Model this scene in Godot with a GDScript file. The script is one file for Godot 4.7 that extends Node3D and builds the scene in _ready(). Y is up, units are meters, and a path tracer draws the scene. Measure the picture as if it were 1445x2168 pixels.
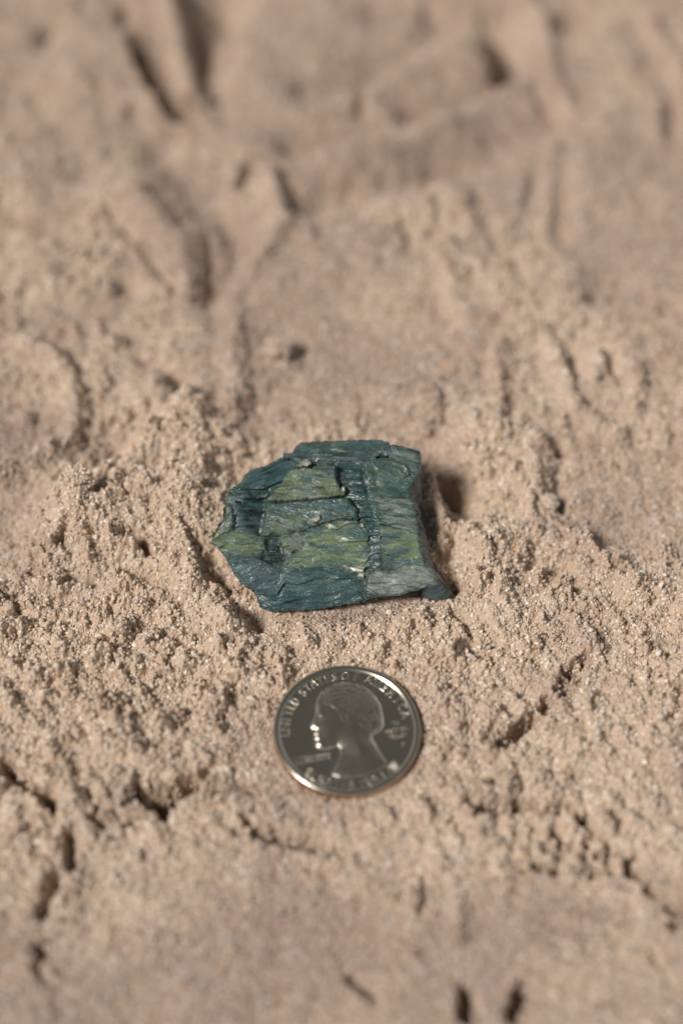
extends Node3D
# A rough green stone and a coin on sand, in metres; lengths below are written in millimetres and scaled by MM.
const MM := 0.001
const X0 := -100.0
const Z0 := -168.0
const STEP := 0.25
const NX := 801
const NZ := 1101
const STONE_AT := Vector3(-4.47, 7.60, 8.99)
const COIN_AT := Vector3(0.89, 1.90, 45.69)
const STONE_TILT := 25.0

var land := PackedFloat32Array()   # height of the sand on the fine grid
var crumb := PackedFloat32Array()  # how crumbly it is there
var wander := FastNoiseLite.new()
var clods := []
var rng := RandomNumberGenerator.new()
var patches := []
var fibre := FastNoiseLite.new()
var mottle := FastNoiseLite.new()
var thread := FastNoiseLite.new()
var scallop := FastNoiseLite.new()
var chipped := FastNoiseLite.new()


func _ready() -> void:
	rng.seed = 7
	_camera_and_light()
	_noises()
	_sand()
	_stone()
	_coin()
	_small_things()
	_grains()


func _camera_and_light() -> void:
	var cam := Camera3D.new()
	cam.name = "camera"
	add_child(cam)
	cam.position = Vector3(0, 0.2741, 0.2028)
	cam.look_at(Vector3.ZERO)
	var lens := CameraAttributesPhysical.new()
	lens.frustum_near = 0.02
	lens.frustum_far = 50.0
	lens.frustum_focus_distance = 0.3265
	lens.frustum_focal_length = 54.2
	lens.exposure_aperture = 3.75
	cam.attributes = lens
	cam.current = true
	cam.fov = 30.2
	var we := WorldEnvironment.new()
	we.name = "environment"
	var env := Environment.new()
	env.background_mode = Environment.BG_SKY
	var sky_mat := ProceduralSkyMaterial.new()
	sky_mat.sky_top_color = Color(0.062, 0.062, 0.056).linear_to_srgb()
	sky_mat.sky_horizon_color = Color(0.56, 0.56, 0.56).linear_to_srgb()
	sky_mat.sky_curve = 0.25
	sky_mat.ground_horizon_color = Color(0.16, 0.14, 0.11).linear_to_srgb()
	sky_mat.ground_bottom_color = Color(0.16, 0.13, 0.10).linear_to_srgb()
	var sky := Sky.new()
	sky.sky_material = sky_mat
	env.sky = sky
	env.tonemap_mode = Environment.TONE_MAPPER_LINEAR
	env.tonemap_exposure = 1.58
	env.sdfgi_enabled = true
	env.ssao_enabled = true
	env.ssil_enabled = true
	we.environment = env
	add_child(we)
	var sun := DirectionalLight3D.new()
	sun.name = "sun"
	sun.light_energy = 0.8
	sun.light_color = Color(1.0, 0.965, 0.925)
	sun.light_angular_distance = 14.0
	sun.shadow_enabled = true
	sun.sky_mode = DirectionalLight3D.SKY_MODE_LIGHT_ONLY
	add_child(sun)
	sun.look_at_from_position(Vector3(-0.55, 0.78, 0.33), Vector3.ZERO)


func noise(s: int, freq: float, octaves := 1, kind := FastNoiseLite.TYPE_SIMPLEX_SMOOTH) -> FastNoiseLite:
	var n := FastNoiseLite.new()
	n.seed = s
	n.noise_type = kind
	n.frequency = freq
	n.fractal_type = FastNoiseLite.FRACTAL_FBM if octaves > 1 else FastNoiseLite.FRACTAL_NONE
	n.fractal_octaves = octaves
	return n


func _noises() -> void:
	wander = noise(11, 0.35, 2)
	fibre = noise(21, 1.0, 3)
	mottle = noise(31, 0.25, 3)
	thread = noise(23, 1.0, 2)
	scallop = noise(47, 0.42, 1, FastNoiseLite.TYPE_CELLULAR)
	scallop.cellular_return_type = FastNoiseLite.RETURN_DISTANCE
	chipped = noise(41, 1.6, 1, FastNoiseLite.TYPE_CELLULAR)
	chipped.cellular_return_type = FastNoiseLite.RETURN_CELL_VALUE


# ---------------------------------------------------------------- names and labels

func tag(o: Node, label: String, category: String, kind := "", group := "") -> void:
	o.set_meta("label", label)
	o.set_meta("category", category)
	if kind:
		o.set_meta("kind", kind)
	if group:
		o.set_meta("group", group)


func build(called: String, mesh: Mesh, material: Material, parent: Node = self) -> MeshInstance3D:
	var o := MeshInstance3D.new()
	o.name = called
	o.mesh = mesh
	o.material_override = material
	parent.add_child(o, true)
	return o


func array_mesh(v: PackedVector3Array, n: PackedVector3Array, idx: PackedInt32Array, col := PackedColorArray()) -> ArrayMesh:
	var a := []
	a.resize(Mesh.ARRAY_MAX)
	a[Mesh.ARRAY_VERTEX] = v
	if n.size():
		a[Mesh.ARRAY_NORMAL] = n
	if col.size():
		a[Mesh.ARRAY_COLOR] = col
	a[Mesh.ARRAY_INDEX] = idx
	var m := ArrayMesh.new()
	m.add_surface_from_arrays(Mesh.PRIMITIVE_TRIANGLES, a)
	return m


# A rows x columns sheet of points as a mesh; closed joins the last column to the first.
func sheet(v: PackedVector3Array, rows: int, cols: int, closed: bool, col := PackedColorArray(), flip := false) -> ArrayMesh:
	var n := PackedVector3Array()
	n.resize(v.size())
	var idx := PackedInt32Array()
	idx.resize((rows - 1) * (cols if closed else cols - 1) * 6)
	var at := 0
	for r in rows - 1:
		for c in (cols if closed else cols - 1):
			var a := r * cols + c
			var b := r * cols + (c + 1) % cols
			var d := a + cols
			var e := b + cols
			if flip:
				idx[at] = a; idx[at + 1] = d; idx[at + 2] = b
				idx[at + 3] = b; idx[at + 4] = d; idx[at + 5] = e
			else:
				idx[at] = a; idx[at + 1] = b; idx[at + 2] = d
				idx[at + 3] = b; idx[at + 4] = e; idx[at + 5] = d
			at += 6
			for t in 2:
				var p: int = idx[at - 6 + 3 * t]
				var q: int = idx[at - 5 + 3 * t]
				var s: int = idx[at - 4 + 3 * t]
				var f := (v[s] - v[p]).cross(v[q] - v[p])
				n[p] += f
				n[q] += f
				n[s] += f
	for i in n.size():
		n[i] = n[i].normalized() if n[i].length_squared() > 0.0 else Vector3.UP
	return array_mesh(v, n, idx, col)


# ---------------------------------------------------------------- shaping the sand

func line(flat: Array) -> PackedVector2Array:
	var pts := PackedVector2Array()
	for i in range(0, flat.size(), 2):
		pts.append(Vector2(flat[i], flat[i + 1]))
	return pts


func near(p: Vector2, pts: PackedVector2Array) -> float:
	var best := 1e9
	for i in pts.size() - 1:
		var q := Geometry2D.get_closest_point_to_segment(p, pts[i], pts[i + 1])
		best = minf(best, p.distance_squared_to(q))
	return sqrt(best)


func window(pts: PackedVector2Array, reach: float) -> Rect2i:
	var r := Rect2(pts[0], Vector2.ZERO)
	for p in pts:
		r = r.expand(p)
	r = r.grow(reach)
	var a := Vector2i(clampi(int((r.position.x - X0) / STEP), 0, NX - 1), clampi(int((r.position.y - Z0) / STEP), 0, NZ - 1))
	var b := Vector2i(clampi(int((r.end.x - X0) / STEP), 0, NX - 1), clampi(int((r.end.y - Z0) / STEP), 0, NZ - 1))
	return Rect2i(a, b - a)


func stroke(flat: Array, w: float, h: float) -> void:
	var pts := line(flat)
	var r := window(pts, w * 2.2)
	for j in range(r.position.y, r.end.y):
		for i in range(r.position.x, r.end.x):
			var x := X0 + i * STEP
			var z := Z0 + j * STEP
			var d := near(Vector2(x, z), pts) / w
			if d < 2.4:
				d = maxf(0.0, d + 0.16 * wander.get_noise_2d(x * 3.0 / w, z * 3.0 / w))
				land[j * NX + i] += h * exp(-d * d * 1.6)


func crack(flat: Array, w: float, depth: float) -> void:
	var pts := line(flat)
	var r := window(pts, w * 1.6)
	for j in range(r.position.y, r.end.y):
		for i in range(r.position.x, r.end.x):
			var x := X0 + i * STEP
			var z := Z0 + j * STEP
			var d := near(Vector2(x, z), pts) / (w * 0.62)
			if d < 2.2:
				d += 0.55 * wander.get_noise_2d(x * 2.2 + 50.0, z * 2.2) + 0.35 * wander.get_noise_2d(x * 5.0, z * 5.0)
				land[j * NX + i] += depth * smoothstep(1.25, 0.45, d)


# High on the left of the way it runs, cut off along the line, falling away over «fall» to the left.
func scarp(flat: Array, w: float, fall: float, h: float) -> void:
	var pts := line(flat)
	var r := window(pts, fall * 1.6)
	for j in range(r.position.y, r.end.y):
		for i in range(r.position.x, r.end.x):
			var x := X0 + i * STEP
			var z := Z0 + j * STEP
			var p := Vector2(x, z)
			var best := 1e9
			var side := 1.0
			for k in pts.size() - 1:
				var q := Geometry2D.get_closest_point_to_segment(p, pts[k], pts[k + 1])
				var dd := p.distance_to(q)
				if dd < best:
					best = dd
					side = signf((pts[k + 1] - pts[k]).cross(p - pts[k]))
			if best > fall * 1.6:
				continue
			var e := minf(p.distance_to(pts[0]), p.distance_to(pts[pts.size() - 1]))
			var s := -side * best + 0.5 * w * wander.get_noise_2d(x * 1.6, z * 1.6)
			var up := smoothstep(-w * 0.5, w * 0.5, s) * exp(-maxf(0.0, s) * 1.6 / fall)
			land[j * NX + i] += h * up * smoothstep(0.0, fall * 0.35, e)


func mound(cx: float, cz: float, rx: float, rz: float, turn: float, h: float) -> void:
	_blob(land, cx, cz, rx, rz, turn, h)


func roughen(cx: float, cz: float, rx: float, rz: float, v: float) -> void:
	_blob(crumb, cx, cz, rx, rz, 0.0, v)


func _blob(field: PackedFloat32Array, cx: float, cz: float, rx: float, rz: float, turn: float, h: float) -> void:
	var big := maxf(rx, rz)
	var r := window(PackedVector2Array([Vector2(cx, cz)]), big * 1.9)
	for j in range(r.position.y, r.end.y):
		for i in range(r.position.x, r.end.x):
			var x := X0 + i * STEP
			var z := Z0 + j * STEP
			var q := Vector2(x - cx, z - cz).rotated(turn) / Vector2(rx, rz)
			var d := q.length()
			if d < 1.9:
				d = maxf(0.0, d + 0.2 * wander.get_noise_2d(x * 4.0 / big, z * 4.0 / big))
				field[j * NX + i] += h * exp(-d * d * d)


func _features() -> void:
	stroke([-3.15, -80.57, 6.56, -83.33, 22.42, -92.45, 33.55, -98.2, 45.43, -104.78], 6.5, -5.4)  # finger furrows, far right
	stroke([-8.18, -96.75, 3.74, -100.82, 17.86, -106.26, 29.18, -112.25, 36.22, -120.66], 5.5, -4.2)
	stroke([-2.22, -92.45, 12.65, -96.75, 27.92, -106.26, 40.15, -117.57], 3.5, 2.55)
	stroke([-7.37, -113, 3.84, -117.57, 16.36, -128.48, 25.01, -138.1], 5.5, -3.6)
	stroke([3.8, -110.74, 16.15, -119.11, 30.81, -126.11], 3.5, 2.7)
	stroke([33.97, -138.1, 36.63, -128.48, 37.16, -119.11], 5.0, -6.75)
	stroke([41.19, -144.66, 44.62, -131.66, 45.36, -119.11, 47.99, -105.52], 2.6, 2.55)  # thin curving ridge
	stroke([40.24, -119.11, 43.15, -108.49, 45.88, -104.04], 1.6, -1.2)
	stroke([4.84, -114.52, 3.97, -106.26], 2.2, -4.05)
	mound(51.38, -135.67, 4.0, 5.0, 0, -4.0)  # hollow
	mound(72.03, -104.78, 4.0, 7.0, 0, -4.5)
	stroke([65.12, -133.26, 68.07, -120.66, 71.57, -109.99], 2.6, -2.4)
	stroke([67.73, -133.26, 70.79, -122.21, 73.92, -113], 3.0, 3.6)
	crack([-44.89, -127.69, -42.9, -120.66, -39.93, -113.76, -34.6, -105.08], 4.2, -7.0)  # deep crease
	scarp([-33.85, -104.04, -39.79, -111.49, -43.31, -119.11, -45.46, -128.48], 3.08, 7.0, 1.8)
	stroke([-39.6, -144.66, -36.58, -131.66, -33.57, -119.11, -31.54, -108.49], 3.4, 6.75)
	stroke([-25.84, -146.32, -27.46, -133.26, -30.63, -122.21, -31.31, -114.52], 8, -6.0)
	mound(-23.46, -138.92, 4, 6, 0, -2)
	mound(-48.16, -137.78, 2.2, 4.5, 0.1, -4.2)
	mound(-64.85, -130.38, 2.4, 5.0, -0.3, -3.4)
	mound(-64.46, -109.69, 3.0, 3.0, 0, -3.0)
	mound(-43.92, -104.78, 1.8, 2.0, 0, -2.6)
	mound(-67.92, -119.11, 9, 9, 0, -1.4)
	mound(-58.91, -98.2, 4, 4, 0.4, -1.4)
	mound(10.29, -139.73, 6, 5, 0, -2.6)
	mound(20.01, -139.73, 2.6, 4, 0, -2.6)
	scarp([6.52, -79.2, -2.2, -86.53, -12.04, -90.75, -19.95, -92.17, -29.07, -97.91, -39.26, -102.28], 3.52, 9.0, -1.9)  # edge of the near plateau, falls away behind
	stroke([-37.78, -93.88, -31.25, -81.25, -23.26, -74.44, -19.18, -66.46, -23.48, -54.84], 6.5, -3.45)  # left finger furrow
	scarp([-26.19, -52.94, -26.92, -61.24, -28.95, -73.1, -34.3, -84.02, -38.69, -92.45], 1.98, 9.0, 0.9)
	stroke([-26.77, -69.1, -26.22, -53.57], 0.95, -0.72)
	stroke([-47.4, -74.17, -43.89, -70.43, -39.85, -63.84, -35.25, -57.38, -32.58, -54.58], 1.14, -1.52)
	stroke([-52.35, -78.51, -41.65, -77.15, -33.39, -66.46, -30.05, -56.11], 4.0, 2.25)
	stroke([-22.51, -53.57, -15.33, -63.84, -11.7, -71.76, -14.9, -86.81], 2.4, 3.15)
	stroke([-10.74, -82.91, -7.96, -78.79, -5.22, -74.17, -4.52, -69.1], 2.4, -1.5)
	stroke([-18.91, -90.33, -20.7, -84.71], 1.5, -2.92)
	stroke([-69.36, -75.12, -63.34, -72.43, -56.77, -68.43], 2.0, -3.6)
	mound(-56.73, -68.04, 1.8, 1.5, 0, -1.2)
	mound(-53.57, -58.66, 3.2, 3.0, 0.4, -1.8)
	mound(-42.5, -54.2, 3.5, 2.0, 0, -2.2)
	mound(-64.88, -88.21, 16, 10, 0, 1.2)
	mound(-7.32, -108.49, 14, 9, 0.2, 1.0)
	mound(-50.49, -119.11, 16, 14, 0.2, 3.0)
	mound(-66, -79.88, 14, 12, 0, 2.2)
	mound(-40.86, -79.88, 10, 16, -0.5, 2.4)
	mound(-16.77, -123.76, 12, 16, 0.1, 2.4)
	mound(-23.72, -61.24, 6, 12, -0.2, -1.8)
	mound(-32.15, -79.88, 6, 14, -0.5, -0.8)
	mound(29.54, -120.66, 12, 5, -0.35, 2.6)
	mound(17.72, -101.11, 16, 5, -0.35, 2.6)
	mound(27.35, -92.45, 18, 6, -0.35, -2.6)
	mound(15.92, -109.24, 12, 4, -0.35, -2.0)
	mound(52.11, -93.88, 14, 16, 0, 2.2)
	mound(36.98, -125.33, 5, 9, 0, -2.4)
	mound(65.79, -92.45, 14, 14, 0, -1.6)
	mound(-7.81, -66.46, 14, 10, 0, 1.6)
	mound(15.23, -79.88, 18, 6, -0.2, 2.0)
	mound(-54.72, -61.24, 12, 8, 0, 1.6)
	stroke([11.78, -76.47, 12.94, -71.76, 13.59, -66.46], 1.4, -1.65)
	stroke([27.43, -82.63, 27.57, -74.44], 1.5, -1.5)
	stroke([29.43, -73.1, 31.97, -66.46, 35.82, -59.31], 1.8, -1.95)
	stroke([19.54, -78.51, 19.86, -73.1], 1.2, -1.8)
	stroke([41.15, -92.45, 39.09, -82.63, 37.8, -77.15], 1.6, -1.5)
	stroke([43.71, -93.88, 42.31, -79.88, 40.97, -66.46], 2.2, 1.2)
	stroke([45.21, -79.88, 43.51, -69.1], 2.6, -1.2)
	mound(54.93, -69.1, 16, 16, 0, -1.0)
	mound(51.43, -55.47, 5.5, 5.0, 0.2, -3.8)
	mound(50.24, -55.73, 1.2, 1.2, 0, -1.0)
	mound(64.35, -49.81, 3.0, 2.5, 0, -2.8)
	mound(59.51, -52.31, 1.5, 3, 0, -1.4)
	stroke([19.49, -61.24, 22.42, -51.06, 25.2, -39.99], 3.0, 1.5)
	stroke([17.94, -56.11, 20.82, -44.86], 2.5, -1.0)
	mound(-2.06, -43.63, 20, 16, 0, -1.3)  # smooth flat behind the stone
	stroke([-37.65, -35.79, -33.98, -34.6, -30.27, -32.58, -29.87, -29.88, -31.61, -25.59], 1.9, -2.72)  # arched hollow
	mound(-36, -27.9, 5.5, 6.5, 0.2, 2.0)
	stroke([-20.99, -49.81, -20.89, -38.78, -19.74, -25.82], 3.2, 2.0)
	mound(-11.82, -38.54, 3.5, 2.6, 0, 2.0)
	stroke([-13.04, -44.86, -8.87, -41.2, -7, -36.98], 3.04, -1.36)
	stroke([-15.68, -23.52, -13.78, -17.86], 4.0, -2.16)
	stroke([-60.04, -38.78, -54.3, -35.43, -51, -30.47, -49.17, -23.52, -50.11, -17.86, -56.52, -11.75, -62.29, -9.01], 2.6, 3.24)  # crescent ridge
	mound(-60.08, -21.24, 9, 9, 0, -2.52)
	stroke([-48.77, -22.95, -47.74, -16.74], 1.71, -1.28)
	stroke([-51.13, -35.19, -49.81, -33.41], 1.14, -1.12)
	mound(-62.92, -31.64, 2.2, 2.0, 0, 1.2)
	mound(-43.43, -22.38, 10, 10, 0, -2.52)
	mound(-43.09, -11.75, 10, 6, 0, -2.24)
	mound(-29.52, -44.86, 24, 10, 0, -0.8)
	stroke([-28.94, -23.52, -32.98, -16.74, -37.39, -10.65, -39.41, -4.68], 4.5, 4.59)  # lumpy mound left of the stone
	stroke([-25.7, -20.11, -26.08, -9.01, -27.39, -0.42], 6, 2.97)
	mound(-46.84, 0.63, 8, 8, 0, 3.64)
	mound(-50.99, 1.68, 5, 7, 0.3, 1.68)
	mound(-39.07, 2.73, 11, 8, 0, 3.08)
	mound(-25.55, 2.73, 7, 9, 0, 2.24)
	mound(-29.47, -7.92, 8, 8, 0, 1.68)
	mound(-43.27, -2.55, 2.4, 2.2, 0, -3.36)
	crack([-48.18, 4.82, -49.72, 8.43], 1.4, -2.88)
	crack([-37.78, 6.89, -35.35, 8.12, -33.9, 9.96], 1.5, -3.6)
	crack([-54.59, 12.5, -50.67, 14.51, -46.56, 14.21, -43.17, 15.21], 1.2, -1.68)
	crack([-56.52, 18, -55.55, 21.93], 1.2, -1.8)
	crack([-59.45, 17.5, -56.78, 19.48], 1.0, -0.96)
	mound(-60.41, 0.63, 9, 12, 0, -3.36)
	crack([-27.56, 4.82, -25.74, 7.91], 1.6, -1.68)
	stroke([-23.56, 9.96, -20.85, 15.51, -17.39, 20.47, -14.45, 23.4], 3.0, -3.51)  # bed of the stone
	stroke([-27.17, 13, -24.03, 18.5, -19.73, 23.88], 4.5, 2.43)
	stroke([-13.27, 21.93, -1.84, 20.76, 10.47, 18.5, 18.79, 15.51], 3.0, -1.76)
	roughen(-10, 21.93, 7, 5, -0.7)
	roughen(-1.84, 20.96, 7, 5, -0.7)
	roughen(6.35, 19.48, 7, 5, -0.7)
	roughen(14.61, 17.5, 7, 5, -0.7)
	stroke([17.51, -10.65, 19.5, -5.76, 22.76, -1.48], 3.2, -3.51)  # hollow behind the right side
	mound(14.99, -3.61, 2.2, 3.6, 0, 3.64)
	mound(23.75, -4.68, 4, 4, 0, -2.1)
	stroke([15.27, -7.92, 17.2, -0.42, 18.27, 5.85], 2.0, 2.97)
	stroke([19.5, 6.89, 20.04, 15.01], 3.2, -2.97)
	stroke([22.85, 6.89, 25.83, 15.01, 27.55, 21.93], 5.0, 1.89)
	crack([19.22, 21.93, 21.12, 23.69, 22.07, 26.29], 1.2, -2.04)
	stroke([27.46, 6.89, 33.64, 1.68, 40.04, 6.89, 45.87, 12.5, 50.58, 15.51], 5.0, 2.97)  # long ridge on the right
	scarp([51.36, 16.01, 45.91, 11.99, 40.19, 4.82, 34.68, -1.48], 1.44, 16.0, -2.2)
	crack([47.18, 11.79, 49.52, 13.51], 1.6, -2.64)
	mound(50.94, -2.55, 18, 14, 0, -3.08)
	scarp([52.43, -14.51, 46.3, -13.95, 40.65, -13.95], 0.72, 6.0, 1.3)
	stroke([41.53, -14.17, 52, -14.51], 0.57, -0.72)
	stroke([39.05, -43.63, 41.42, -31.64, 44.32, -22.38, 51.64, -15.4], 2.6, 2.4)  # curving ridge
	stroke([31.84, -31.64, 31.09, -22.38], 1.9, -1.7)
	stroke([29.8, -37.58, 29.7, -24.67], 2.2, 1.8)
	stroke([35.53, -15.62, 34.91, -2.55], 2.6, 2.43)
	stroke([40.38, -15.06, 39.22, -2.01], 1.6, -2.16)
	stroke([44.14, -35.79, 44.64, -32.82], 1.61, -2.4)
	stroke([50.72, -35.79, 52.64, -29.88], 1.61, -2.24)
	stroke([44.39, -26.98, 45.68, -25.24], 1.33, -1.6)
	stroke([48.7, -36.38, 47.51, -29.3], 2.0, 1.6)
	stroke([54.6, -38.78, 54.99, -28.14], 2.4, 1.4)
	stroke([39.96, -43.63, 41.62, -41.2], 1.23, -1.12)
	stroke([45.53, -44.86, 44.98, -43.63], 1.23, -1.12)
	crack([37.62, -0.95, 34.81, -3.61, 35.29, -0.42], 1.2, -1.2)
	stroke([19.15, -26.98, 19.46, -20.11], 1.23, -1.44)
	stroke([10.28, -17.86, 14.82, -17.3], 1.23, -0.96)
	stroke([13.08, -25.82, 21.03, -24.67, 26.86, -16.74], 6.0, 2.16)
	mound(29.15, -10.1, 9, 9, 0, 1.68)
	mound(60.68, -31.64, 12, 12, 0, 0.6)
	crack([41.51, 31.53, 38.53, 33.88, 36.65, 38.05], 2.16, -2.88)  # broken crack on the right
	crack([34.55, 39.89, 33.67, 41.25], 1.56, -3.84)
	crack([31.85, 42.8, 29.53, 44.87, 26.75, 47.28], 2.04, -4.48)
	scarp([26.25, 47.99, 31.96, 43.52, 37.05, 38.05, 41.51, 31.53], 1.2, 8.0, 0.8)
	crack([56.96, 37.13, 55.2, 42.61], 1.68, -1.12)
	crack([-32.62, 56.71, -30.74, 57.39, -28.4, 58.42, -25.83, 56.36, -24.57, 55.5], 2.76, -6.08)  # deep broken crack on the left
	crack([-28.4, 58.42, -28.63, 60.96], 1.56, -4.16)
	crack([-24.57, 55.5, -21.75, 53.25], 1.44, -3.52)
	crack([-23.17, 56.02, -20.04, 57.56], 1.32, -3.84)
	crack([-38.4, 62.22, -35.41, 61.63, -32.73, 62.22], 1.56, -2.56)
	crack([-40.73, 56.71, -38.94, 60.11], 1.2, -1.92)
	crack([-54.18, 52.38, -51.18, 55.42], 2.28, -3.52)
	crack([-48.68, 57.56, -46.46, 59.27], 1.92, -3.52)
	scarp([-19.28, 57.56, -24.79, 54.12, -32.37, 55.85, -39.7, 60.11], 1.44, 9.0, 1.0)
	crack([-43.33, 63.89, -42.93, 66.79, -42.69, 69.66], 1.68, -3.52)  # crack down the left side
	crack([-44.67, 70.88, -44.23, 72.5, -46.04, 75.3, -46.96, 78.08], 1.32, -2.88)
	crack([-46.26, 83.14, -45.79, 84.3], 1.92, -3.2)
	crack([-46.69, 86.21, -44.29, 88.87], 1.56, -1.6)
	crack([-50.01, 63.48, -48.91, 63.06], 1.2, -1.92)
	scarp([-46.66, 82.76, -46.74, 78.08, -44.3, 72.5, -42.93, 66.79], 1.2, 9.0, 0.7)
	crack([-15.35, 61.38, -14.55, 62.64], 1.44, -2.08)
	crack([-13.38, 64.14, -10.74, 64.31, -8.46, 65.31], 1.92, -2.56)
	crack([-6.2, 65.55, -4.54, 66.13], 1.68, -2.72)
	crack([-3.94, 66.55, -0.34, 66.79], 1.2, -1.76)
	crack([20.76, 58.84, 21.69, 60.11, 23.36, 60.11, 27.95, 59.69], 1.8, -3.52)  # broken patch, lower right
	crack([28.75, 58.84, 31.75, 59.69, 36.34, 59.27, 38.46, 61.38], 1.92, -3.52)
	crack([33.78, 63.48, 35.11, 65.97], 1.32, -2.4)
	crack([39.88, 62.64, 40.85, 64.72], 1.32, -2.24)
	crack([40.96, 68.03, 43.97, 67.78], 1.68, -3.2)
	crack([45.37, 70.48, 46.68, 70.88], 1.92, -3.84)
	crack([38.53, 70.48, 39.23, 71.04], 1.44, -3.2)
	crack([30.36, 70.07, 34.06, 70.48], 1.44, -2.88)
	crack([27.21, 70.56, 28.44, 71.04], 1.2, -1.92)
	crack([48.26, 73.7, 48.95, 74.26], 1.56, -3.2)
	crack([50.9, 76.89, 52.69, 77.29], 1.68, -3.2)
	crack([51.33, 79.8, 52.81, 79.65], 1.56, -3.2)
	crack([17.99, 61.8, 19.06, 63.48], 1.68, -1.6)
	scarp([49.41, 73.3, 41.33, 63.48, 36.37, 58.84, 22.62, 59.69], 1.2, 10.0, 0.8)
	mound(30.66, 65.14, 12, 5, 0.1, -0.6)
	crack([12.81, 71.69, 13.16, 72.5], 1.2, -1.28)
	crack([13.1, 74.9, 12.15, 77.29], 1.2, -1.28)
	crack([18.77, 90.37, 18.98, 94.09], 2.28, -4.8)
	crack([27.37, 89.99, 25.72, 94.09], 2.28, -5.44)
	crack([1.62, 88.11, 4.47, 90.74], 1.68, -2.56)
	stroke([18.09, 75.7, 17.61, 82.76], 1.4, 0.9)
	mound(20.7, 78.47, 3, 5, 0, -0.8)
	stroke([47.31, 83.53, 49.67, 88.87], 1.0, -1.0)
	mound(16.53, 35.28, 9, 7, 0, 0.5)
	mound(-9.69, 38.97, 6, 6, 0, 0.4)
	mound(-43.6, 49.76, 14, 12, 0, 1.5)
	mound(-30.63, 46.21, 12, 10, 0, 1.0)
	mound(-52.68, 36.21, 9, 9, 0, 0.9)
	mound(-23.93, 38.97, 9, 6, 0, -0.8)
	mound(-38.24, 38.05, 8, 5, 0, -0.9)
	mound(49.47, 40.8, 14, 12, 0, 0.9)
	stroke([-31.48, 31.53, -24.18, 33.41, -16.27, 30.59], 4, 0.8)
	roughen(-34.49, 21.93, 50, 40, 0.55)  # crumbly
	roughen(-51.7, 46.21, 25, 30, 0.3)
	roughen(34.59, 26.78, 42, 30, 0.45)
	roughen(41.95, -20.11, 25, 25, 0.25)
	roughen(-33.97, -11.2, 16, 14, 0.5)
	roughen(30.61, 65.97, 15, 8, 0.7)
	roughen(-55.75, -31.64, 16, 10, 0.2)
	roughen(24.49, -69.1, 16, 14, 0.4)
	roughen(-45.33, -61.24, 16, 10, 0.35)
	roughen(-2.06, -43.63, 24, 18, -0.5)  # smooth
	roughen(-23.06, -69.1, 12, 16, -0.5)
	roughen(-37.33, -69.1, 9, 16, -0.4)
	roughen(22.47, -93.88, 30, 14, -0.5)
	roughen(50.94, -2.55, 16, 14, -0.45)
	roughen(-60.08, -21.24, 9, 9, -0.5)
	roughen(-41.51, -20.11, 10, 12, -0.4)
	roughen(-59.56, 0.63, 9, 12, -0.5)
	roughen(-16.11, 84.3, 34, 22, -0.3)
	roughen(27.42, 82.76, 34, 18, -0.25)
	roughen(0.9, 44.42, 15, 15, -0.4)
	roughen(58.02, -71.76, 18, 20, -0.4)
	roughen(18.28, -122.21, 22, 16, -0.3)
	mound(-29.35, 57.73, 2.0, 1.5, 0, -4.5)
	mound(-26.77, 57.39, 1.5, 1.2, 0.5, -4.0)
	mound(-24.87, 55.68, 1.2, 1.0, 0.5, -3.0)
	mound(30.21, 43.97, 1.3, 1.0, 0.6, -3.0)
	mound(28.29, 46.21, 1.1, 0.9, 0.6, -2.6)
	mound(-45.55, 72.66, 1.3, 1.6, -0.4, -2.6)
	mound(-36.24, 7.4, 1.2, 1.0, 0, -2.4)
	mound(23.36, 60.28, 1.4, 0.8, 0, -2.0)
	mound(30.97, 59.94, 1.8, 0.8, 0, -2.0)
	mound(36.68, 59.77, 1.2, 0.8, 0, -2.0)
	roughen(-0.05, -111.49, 95, 45, -0.3)
	mound(-28.82, 57.56, 3.2, 2.0, 0.1, -4.5)
	mound(-24.72, 55.68, 2.0, 1.2, 0.6, -3.5)
	mound(31.19, 43.34, 1.8, 1.2, 0.6, -3.0)
	mound(-44.73, 71.85, 1.3, 1.2, -0.4, -2.6)
	mound(-46.63, 76.89, 1.2, 1.3, -0.4, -2.4)
	mound(38.57, 33.41, 1.5, 1.8, -0.6, -2.6)
	mound(-31.48, -29.88, 3.0, 3.2, 0.2, -3.0)
	mound(19.06, -5.22, 2.6, 3.2, -0.5, -2.2)
	mound(28.97, 59.6, 0.44, 0.52, -0.12, -2.76)
	mound(43.33, 65.59, 0.69, 0.69, -0.39, -1.59)
	mound(29.12, 58.45, 1.11, 0.81, -0.37, -1.89)
	mound(39.52, 60.34, 0.73, 0.85, 0.13, -2.41)
	mound(37.6, 60.38, 0.71, 0.49, 0.44, -2.23)
	mound(31.45, 58.59, 1.18, 0.85, 0.01, -2.04)
	mound(38.54, 61.58, 0.8, 0.59, -0.55, -1.51)
	mound(39.3, 62.89, 0.69, 0.66, 0.6, -1.72)
	mound(34.48, 60.42, 0.6, 0.57, 0.3, -1.9)
	mound(38.61, 60.37, 0.46, 0.48, 0.32, -2.33)
	mound(28.01, 59.55, 0.54, 0.66, 0.24, -2.73)
	mound(46.84, 69.73, 0.46, 0.46, 0.56, -2.56)
	mound(35.32, 58.92, 0.82, 0.82, -0.37, -2.08)
	mound(23.15, 60.58, 0.48, 0.6, -0.55, -1.68)
	mound(42.3, 66.04, 0.73, 0.49, -0.09, -1.74)
	mound(22.86, 59.39, 0.68, 0.75, -0.55, -2.15)
	mound(29.17, 59.09, 0.92, 0.69, -0.11, -2.86)
	mound(36.34, 60.24, 0.51, 0.47, -0.3, -2.72)
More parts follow.
